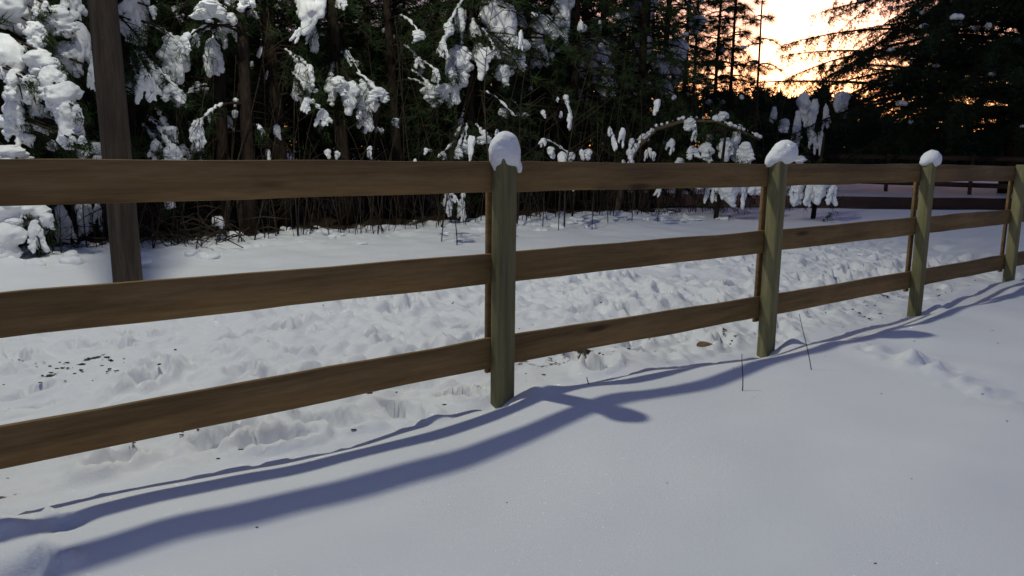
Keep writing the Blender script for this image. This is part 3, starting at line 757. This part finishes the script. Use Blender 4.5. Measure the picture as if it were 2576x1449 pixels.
# the big drooping evergreen on the right
def spray_tree(base, H, r0, reach, zlo, seed, lab, step=0.26, per=4, cat='tree', lum=0.07):
    r = np.random.default_rng(seed); P = trunk_path(H, (0.1, 0.1), r, 0.04)
    tr, br, nd, sn = Geo(), Geo(), Geo(), Geo(); tr.tube(P, r0 * (1 - 0.85 * np.linspace(0, 1, len(P))), 12)
    z = zlo; T = []
    while z < H - 0.2:
        u = (z - zlo) / (H - zlo)
        for a in r.uniform(0, 6.28) + np.arange(per) * 6.283 / per:
            a += r.uniform(-.5, .5); L = reach * (1 - 0.45 * u) * r.uniform(0.4, 1.08); d = np.array([math.cos(a), math.sin(a), 0])
            Lp = limb(on_trunk(P, z), d, L, r.uniform(-0.08, 0.42), r.uniform(0.12, 0.5), 10)
            br.tube(Lp, np.linspace(0.02 + 0.008 * L, 0.004, 10), 4)
            k = int(L / 0.07); uu = r.uniform(0.2, 1, k)
            pts = np.stack([np.interp(uu, np.linspace(0, 1, 10), Lp[:, c]) for c in range(3)], -1)
            sd = np.array([-d[1], d[0], 0]) * r.uniform(-1, 1, (k, 1)); off = (1.05 - uu[:, None]) * 0.55 * L * 0.5
            tip = pts + sd * off + d * 0.1
            hang = r.uniform(0.08, 0.55, k)
            for q in range(k):
                mm = 5
                v = np.linspace(0, 1, mm)[:, None]
                pth = pts[q] * (1 - v) + tip[q] * v + np.array([0, 0, -1]) * hang[q] * v ** 1.5
                T.append((pth, d))
            if r.random() < lum * 6:
                V, Fq = PILL[r.integers(6)]; q = tip[r.integers(k)]; sc = r.uniform(0.15, 0.4)
                sn.add(V * [sc, sc, sc * 0.9] + q + [0, 0, 0.03], Fq)
        z += step * r.uniform(0.7, 1.3)
    pths = np.concatenate([p for p, _ in T])
    keep = r.random(len(pths)) < 0.78; pths = pths[keep]
    nd.tris(needles(pths, np.tile([0, 0, -0.5], (len(pths), 1)), 7, 0.14, 0.020, r, 0.85))
    o = thing('evergreen_tree', lab, cat, base)
    link('trunk', tr.mesh('trunk', M_bark), o); link('branches', br.mesh('branches', M_bark), o, kind='stuff'); link('needles', nd.mesh('needles', M_needle2, False), o, kind='stuff')
    if sn.n: link('snow_dusting', sn.mesh('snow_dusting', M_snow), o, kind='stuff')
b_ = at_depth(2545, 380, 26); spray_tree((b_[0], b_[1], 0), 12, .28, 9.0, 2.2, 901, 'huge dark drooping evergreen filling the upper right corner', 0.21, 7)
b_ = at_depth(2330, 380, 34); spray_tree((b_[0], b_[1], 0), 9.5, .2, 3.4, 2.0, 902, 'dark evergreen behind the huge drooping one, nearer the sunset gap', 0.3, 5)
b_ = at_depth(2700, 380, 33); spray_tree((b_[0], b_[1], 0), 10, .2, 4.0, 2.2, 903, 'dark evergreen at the right edge behind the huge drooping one', 0.32, 5)

# snow-bent evergreens at the near side of the lane
def draped(boxes, base, lab, seed, arch=None, name='bent_evergreen'):
    r = np.random.default_rng(seed)
    o = thing(name, lab, 'tree', base)
    br, nd, tr = Geo(), Geo(), Geo()
    if arch is not None:
        A = np.array(arch) - base; tr.tube(A, np.linspace(0.055, 0.022, len(A)), 7)
        S = []
        for i in range(len(A) - 1):
            for v in np.linspace(0, 1, 6):
                q = A[i] * (1 - v) + A[i + 1] * v
                S.append((q[0], q[1], q[2] + 0.055 + 0.015 * r.random(), 0.028 + 0.03 * r.random() ** 2))
        V, Fq = blob([s for s in S if s[2] > 0.9], 0.03, 0.02, 7, 60, seed)
        link('snow_load', mesh_np('snow_load', V, Fq, M_snow), o, kind='stuff')
    else:
        A = np.array([[0, 0, -0.1], [0.05, 0, 0.8], [0.1, 0, 1.6]]); tr.tube(A, [0.05, 0.04, 0.02], 7)
    link('trunk', tr.mesh('trunk', M_pale if arch is not None else M_bark), o)
    for i, (x0, y0, x1, y1, d) in enumerate(boxes):
        top = at_depth((x0 + x1) / 2, y0, d); wid = (x1 - x0) * d / FPX; hgt = (y1 - y0) * d / FPX; loc = top - base
        a = A[np.argmin(np.linalg.norm(A - loc, axis=1))]
        u = np.linspace(0, 1, 6)[:, None]; Lp = a * (1 - u) + loc * u + np.array([0, 0, .15]) * np.sin(u * math.pi)
        Lp = np.concatenate([Lp, loc + np.outer([0.3, 0.8], [0, 0, -hgt])]); br.tube(Lp, np.linspace(0.018, 0.005, len(Lp)), 4)
        k = 36; uu = r.uniform(0.3, 1, k) * (len(Lp) - 1)
        pts = np.stack([np.interp(uu, np.arange(len(Lp)), Lp[:, c]) for c in range(3)], -1) + r.normal(size=(k, 3)) * wid * 0.35 + np.array([0, wid * .6, -.05])
        nd.tris(needles(pts, np.tile([0, 0, -0.6], (k, 1)), 10, 0.14, 0.012, r, 0.6))
        c = link('snow_clump', MITTS[(i * 3 + seed) % len(MITTS)], o, loc + np.array([0, 0, 0.03])); c.scale = (wid * 0.88, wid * 0.75, hgt * r.uniform(.62, .9))
        c.rotation_euler[2] = r.uniform(-.5, .5); c.rotation_euler[1] = r.uniform(-.2, .2)
    link('branches', br.mesh('branches', M_bark), o, kind='stuff'); link('needles', nd.mesh('needles', M_needle, False), o, kind='stuff')
d = 15.5
arch = [at_depth(x, y, dd) for x, y, dd in ((1560, 470, 15.0), (1575, 430, 15.0), (1600, 375, 15.1), (1650, 325, 15.3), (1720, 304, 15.5), (1800, 306, 15.6), (1860, 328, 15.7), (1912, 352, 15.8))]
base = np.array([arch[0][0] - .05, arch[0][1], 0.0]); arch = [base + [0, 0, -.1]] + arch
draped([(1676, 352, 1706, 408, 15.5), (1712, 300, 1752, 345, 15.5), (1600, 340, 1640, 365, 15.2), (1840, 330, 1870, 420, 15.7), (1740, 330, 1762, 372, 15.5), (1775, 340, 1800, 380, 15.6), (1800, 284, 1838, 312, 15.6)], base, 'bare sapling bent into a low snow-covered arch behind the fence', 3, arch, 'bent_sapling')
b_ = at_ground(1800, 548); draped([(1720, 370, 1765, 425, 15.3), (1752, 360, 1800, 430, 15.3), (1800, 350, 1850, 425, 15.4), (1842, 360, 1905, 430, 15.4), (1772, 420, 1822, 535, 15.0), (1805, 450, 1860, 545, 14.8), (1842, 440, 1890, 545, 14.9), (1870, 430, 1925, 535, 15.0), (1690, 400, 1730, 440, 15.5), (1740, 440, 1790, 500, 15.5)], b_, 'small evergreen weighed down by snow under the arched sapling', 5)
b_ = at_ground(2045, 545); draped([(1985, 440, 2030, 540, 14.8), (2015, 455, 2060, 545, 14.7), (2045, 440, 2095, 548, 14.6), (2075, 460, 2122, 546, 14.7), (1990, 395, 2035, 430, 14.8)], b_, 'low evergreen draped in snow at the near edge of the dark lane', 6)
b_ = at_ground(2030, 471); draped([(2000, 232, 2045, 340, 25), (2035, 250, 2068, 370, 25), (1990, 280, 2022, 420, 25), (2062, 262, 2092, 345, 25), (2090, 232, 2140, 320, 25), (2030, 330, 2058, 430, 25), (1960, 300, 1992, 350, 25), (1935, 270, 1960, 330, 25), (2055, 330, 2075, 410, 25)],
    b_, 'drooping evergreen with grey hanging snow left of the huge dark evergreen', 8, [b_ + np.array(v) for v in ((0, 0, -.1), (0.02, 0, 1.2), (0.0, 0, 2.2), (-.1, 0, 2.7))])

# far wood along the horizon: one mass nobody could count
g = Geo(); r = np.random.default_rng(77)
for k in range(380):
    px = r.uniform(-900, 3100); d = r.uniform(58, 84)
    q = at_depth(px, 385, d); H = (5.2 + 1.2 * r.random() - 2.6 * smooth(2130, 2260, px) + 5.0 * smooth(1700, 1500, px)) * d / 70
    u = r.random(90) ** 0.8
    rad = (1 - u) * 1.5 + 0.35; an = r.uniform(0, 6.28, 90)
    C = np.c_[q[0] + rad * np.cos(an) * r.random(90) ** .5, q[1] + rad * np.sin(an), 0.05 + u * H]
    g.tris(needles(C, np.tile([0, 0, -0.1], (90, 1)), 9, 0.75, 0.22, r, 0.9))
link('far_wood', g.mesh('far_wood', M_needle2, False), kind='stuff')

# ------------------------------------------------------------------ far fence across the lane
q0 = at_ground(2040, 474)[:2]; q1 = at_ground(2415, 489)[:2]
dv = (q1 - q0) / np.linalg.norm(q1 - q0)
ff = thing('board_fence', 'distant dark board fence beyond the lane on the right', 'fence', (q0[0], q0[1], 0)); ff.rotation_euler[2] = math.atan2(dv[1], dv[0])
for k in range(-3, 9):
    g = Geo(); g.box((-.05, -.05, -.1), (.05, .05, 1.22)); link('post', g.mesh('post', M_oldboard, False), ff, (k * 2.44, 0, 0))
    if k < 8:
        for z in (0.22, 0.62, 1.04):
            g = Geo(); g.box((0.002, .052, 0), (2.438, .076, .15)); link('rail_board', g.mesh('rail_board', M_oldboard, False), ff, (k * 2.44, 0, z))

# ------------------------------------------------------------------ undergrowth of thin stems at the wood edge
g = Geo(); r = np.random.default_rng(12)
for k in range(1300):
    s, t = r.uniform(-7, 13), 6.6 + 5.5 * r.random() ** 1.6
    p = st(s, t, 0.05); H = r.uniform(0.3, 1.0) if k % 2 else r.uniform(0.8, 3.2); ln = r.normal(size=2) * 0.16 * H
    u = np.linspace(0, 1, 5); bend = r.normal(size=2) * 0.1 * H
    pts = np.c_[p[0] + ln[0] * u + bend[0] * u * u, p[1] + ln[1] * u + bend[1] * u * u, p[2] + H * u]
    g.tube(pts, np.linspace(r.uniform(.004, .012), .002, 5), 3)
    for _ in range(r.integers(0, 4)):
        i0 = r.integers(1, 4); a = r.normal(size=3) * [.3, .3, .1] + [0, 0, .3]
        g.tube(np.stack([pts[i0], pts[i0] + a * .5, pts[i0] + a]), [.004, .003, .0015], 3)
link('undergrowth', g.mesh('undergrowth', M_twig), kind='stuff')

# bare saplings in front of the wood with bits of snow caught on them
def sapling(px, py, H, lab, seed, nb=9, snow=4, lean=0.0, r0=0.009):
    r = np.random.default_rng(seed); b_ = at_ground(px, py, 0.12); s_, t_ = to_st(b_[0], b_[1]); b_[2] = gh(s_, t_)
    o = thing('bare_sapling', lab, 'sapling', b_, 'bare saplings along the wood edge')
    g = Geo(); u = np.linspace(0, 1, 8); P = np.c_[lean * H * u ** 1.5 + .05 * H * np.sin(u * 4 + seed) * u, .05 * H * np.cos(u * 2.5 + seed) * u, H * u - .05]
    g.tube(P, np.linspace(r0, .003, 8), 5); tips = []
    for k in range(nb):
        z = r.uniform(.25, .9) * H; a = r.uniform(0, 6.28); L = r.uniform(.3, .8) * H * .4; q = on_trunk(P, z)
        B = np.stack([q, q + np.array([math.cos(a) * .5, math.sin(a) * .5, .35]) * L, q + np.array([math.cos(a), math.sin(a), .55 + r.uniform(-.5, .2)]) * L])
        g.tube(B, [.006, .004, .002], 4); tips.append(B[1] * .4 + B[2] * .6)
    link('stem', g.mesh('stem', M_twig), o)
    for k in range(min(snow, len(tips))):
        sc = r.uniform(.07, .2)
        c = link('snow_clump', MITTS[r.integers(10)], o, tips[k] + [0, 0, .03]); c.scale = (sc * .8, sc * .8, sc * r.uniform(.9, 1.8)); c.rotation_euler = (r.uniform(-.3, .3), r.uniform(-.5, .5), r.uniform(0, 6))
PILLM = [mesh_np('snow_clump', V, Fq, M_snow) for V, Fq in PILL]
SAP = [(612, 583, 2.2, 'thick dark stem with a snowy edge left of the wood gap'), (652, 572, 2.6, 'slim straight sapling beside the thick dark stem'), (735, 575, 2.4, 'pair-like sapling below the slim pine'), (940, 575, 1.6, 'leaning sapling propped on the snow left of the middle post'),
       (1110, 588, 1.5, 'low sapling with a snowy fork just left of the middle post'), (1150, 592, 1.3, 'short slanted sapling touching the middle post in view'), (1365, 560, 1.9, 'sapling with a snow blob just right of the middle post'), (1405, 565, 1.2, 'stubby sapling heaped with snow at its foot'),
       (1490, 560, 2.0, 'forked sapling with two snow blobs under the long snow tongue'), (1530, 552, 1.4, 'short sapling with one pale snow tip'), (1590, 548, 2.2, 'tall thin sapling halfway along the second bay'), (1655, 545, 1.3, 'low sapling in front of the arched one')]
for i, (px, py, H, lab) in enumerate(SAP):
    sapling(px, py, H, lab, 40 + i, 7, 4, (-.15, .05, .06, -.25, .12, -.2, .05, .08, .1, -.06, .05, -.1)[i], .05 if i == 0 else .008)
# twigs crossing in front of the wood near the middle post
sapling(1300, 560, 2.6, 'many-branched bare sapling right behind the middle post', 71, 16, 5, .08, .016)
sapling(1240, 575, 3.4, 'tall bare sapling crossing the snowy pine above the middle post', 72, 14, 2, -.03, .016)
sapling(1420, 560, 3.0, 'fine-twigged sapling under the dim snowy pines', 73, 16, 2, .1, .014)
sapling(700, 585, 3.0, 'bare sapling arching above the slim pine foot', 74, 10, 3, -.3, .014)
sapling(560, 590, 2.8, 'bare sapling arching right with a snow-lined top', 75, 6, 3, .28, .014)

# loose snow lumps heaped along the wood edge
g = Geo(); r = np.random.default_rng(31)
for k in range(120):
    s, t = r.uniform(-5, 11), r.uniform(5.7, 7.6); p = st(s, t, 0); V, Fq = PILL[r.integers(6)]; sc = r.uniform(.08, .34)
    p[2] = 0.10 * float(smooth(4.5, 7.2, t)) * float(smooth(10.5, 8.0, s)); a = r.uniform(0, 6.28); c, s2 = math.cos(a), math.sin(a)
    W = V * [sc, sc, sc * r.uniform(.35, .8)]; W = np.c_[W[:, 0] * c - W[:, 1] * s2, W[:, 0] * s2 + W[:, 1] * c, W[:, 2]]
    g.add(W + p, Fq)
link('snow_lumps', g.mesh('snow_lumps', M_snow), kind='stuff')

# brush pile at the left foot of the wood
b_ = at_ground(440, 605, 0.1); bp_ = thing('brush_pile', 'dark tangled brush pile on the snow right of the utility pole', 'brush pile', b_)
g = Geo(); r = np.random.default_rng(51)
for k in range(110):
    p = r.normal(size=3) * [.38, .25, .0] + [0, 0, abs(r.normal()) * .12]; d = r.normal(size=3) * [1, .6, .3]; d /= np.linalg.norm(d); L = r.uniform(.2, .7)
    g.tube(np.stack([p - d * L / 2, p + [0, 0, .04], p + d * L / 2]), [.006, .008, .003], 4)
link('twigs', g.mesh('twigs', M_twig), bp_, kind='stuff')

# weed stalks and stems standing in the snow
def stalk(p0, p1, lab, rad=0.0035, blobsnow=None):
    b_ = at_ground(*p0); s_, t_ = to_st(b_[0], b_[1]); b_[2] = gh(s_, t_) - .02
    top = at_depth(p1[0], p1[1], depth_of(b_)) - b_
    o = thing('weed_stalk', lab, 'weed stalk', b_, 'dry stalks standing in the snow')
    g = Geo(); u = np.linspace(0, 1, 6)[:, None]; g.tube(top * u + np.array([.004, .002, 0]) * np.sin(u * 5), np.linspace(rad, rad * .6, 6), 5)
    link('stem', g.mesh('stem', M_twig), o)
    if blobsnow is not None:
        sc = blobsnow; c = link('snow_clump', PILLM[2], o, top * .75); c.scale = (sc, sc, sc * 1.5)
stalk((1479, 978), (1478, 948), 'shortest dry stalk in the rail shadow right of the middle post')
stalk((1869, 965), (1868, 890), 'straight dry stalk in front of the second capped post')
stalk((2044, 922), (2012, 790), 'longest thin leaning stalk right of the second capped post', .003)
stalk((552, 622), (546, 540), 'stalk holding a blob of snow in front of the wood left of the middle', .006, .17)
# fallen leaf
b_ = at_ground(1772, 880, -0.05); lf = thing('fallen_leaf', 'curled tan leaf lying on the snow left of the second capped post', 'leaf', b_)
u = np.linspace(-1, 1, 9); V = []
for a in u:
    w_ = .035 * (1 - a * a) ** .7
    for v in (-1, -.5, 0, .5, 1): V.append((a * .07, v * w_, .02 + .03 * v * v * (1 - a * a) + .012 * a * a))
ix = np.arange(45).reshape(9, 5); lf.data = None
me = mesh_np('blade', V, np.stack([ix[:-1, :-1], ix[1:, :-1], ix[1:, 1:], ix[:-1, 1:]], -1).reshape(-1, 4), M_leaf)
link('blade', me, lf).rotation_euler[2] = .5
# clods and bits of bark lying on the trodden snow
g = Geo(); r = np.random.default_rng(61)
for k in range(150):
    s, t = r.uniform(-2.6, 8), r.uniform(0.05, 2.8) if r.random() < .6 else r.uniform(0.05, .6)
    V, Fq = PILL[r.integers(6)]; sc = r.uniform(.006, .02); p = st(s, t, gh(s, t) + .004)
    g.add(V * [sc * r.uniform(.8, 2), sc, sc * .6] + p, Fq)
for (px, py, n_, sd) in ((60, 960, 26, .12), (150, 985, 30, .14), (240, 935, 26, .08), (1440, 905, 16, .06), (1510, 898, 18, .08), (1825, 834, 12, .05), (500, 1090, 10, .05), (2160, 762, 14, .08), (1140, 780, 6, .02), (930, 995, 8, .05)):
    s0, t0 = stp(px, py, -0.08)
    for _ in range(n_):
        s, t = s0 + r.normal() * sd * 1.6, t0 + r.normal() * sd
        V, Fq = PILL[r.integers(6)]; sc = r.uniform(.006, .034) * (0.6 + 0.4 * r.random()); p = st(s, t, gh(s, t) + .003)
        g.add(V * [sc * r.uniform(.8, 1.8), sc, sc * .7] + p, Fq)
for k in range(26):
    s, t = r.uniform(-2.2, 5), r.uniform(-2.6, -0.4)
    V, Fq = PILL[r.integers(6)]; sc = r.uniform(.004, .009); p = st(s, t, gh(s, t) + .002)
    g.add(V * [sc * r.uniform(1, 4), sc, sc * .6] + p, Fq)
link('dirt_clods', g.mesh('dirt_clods', M_dirt), kind='stuff')
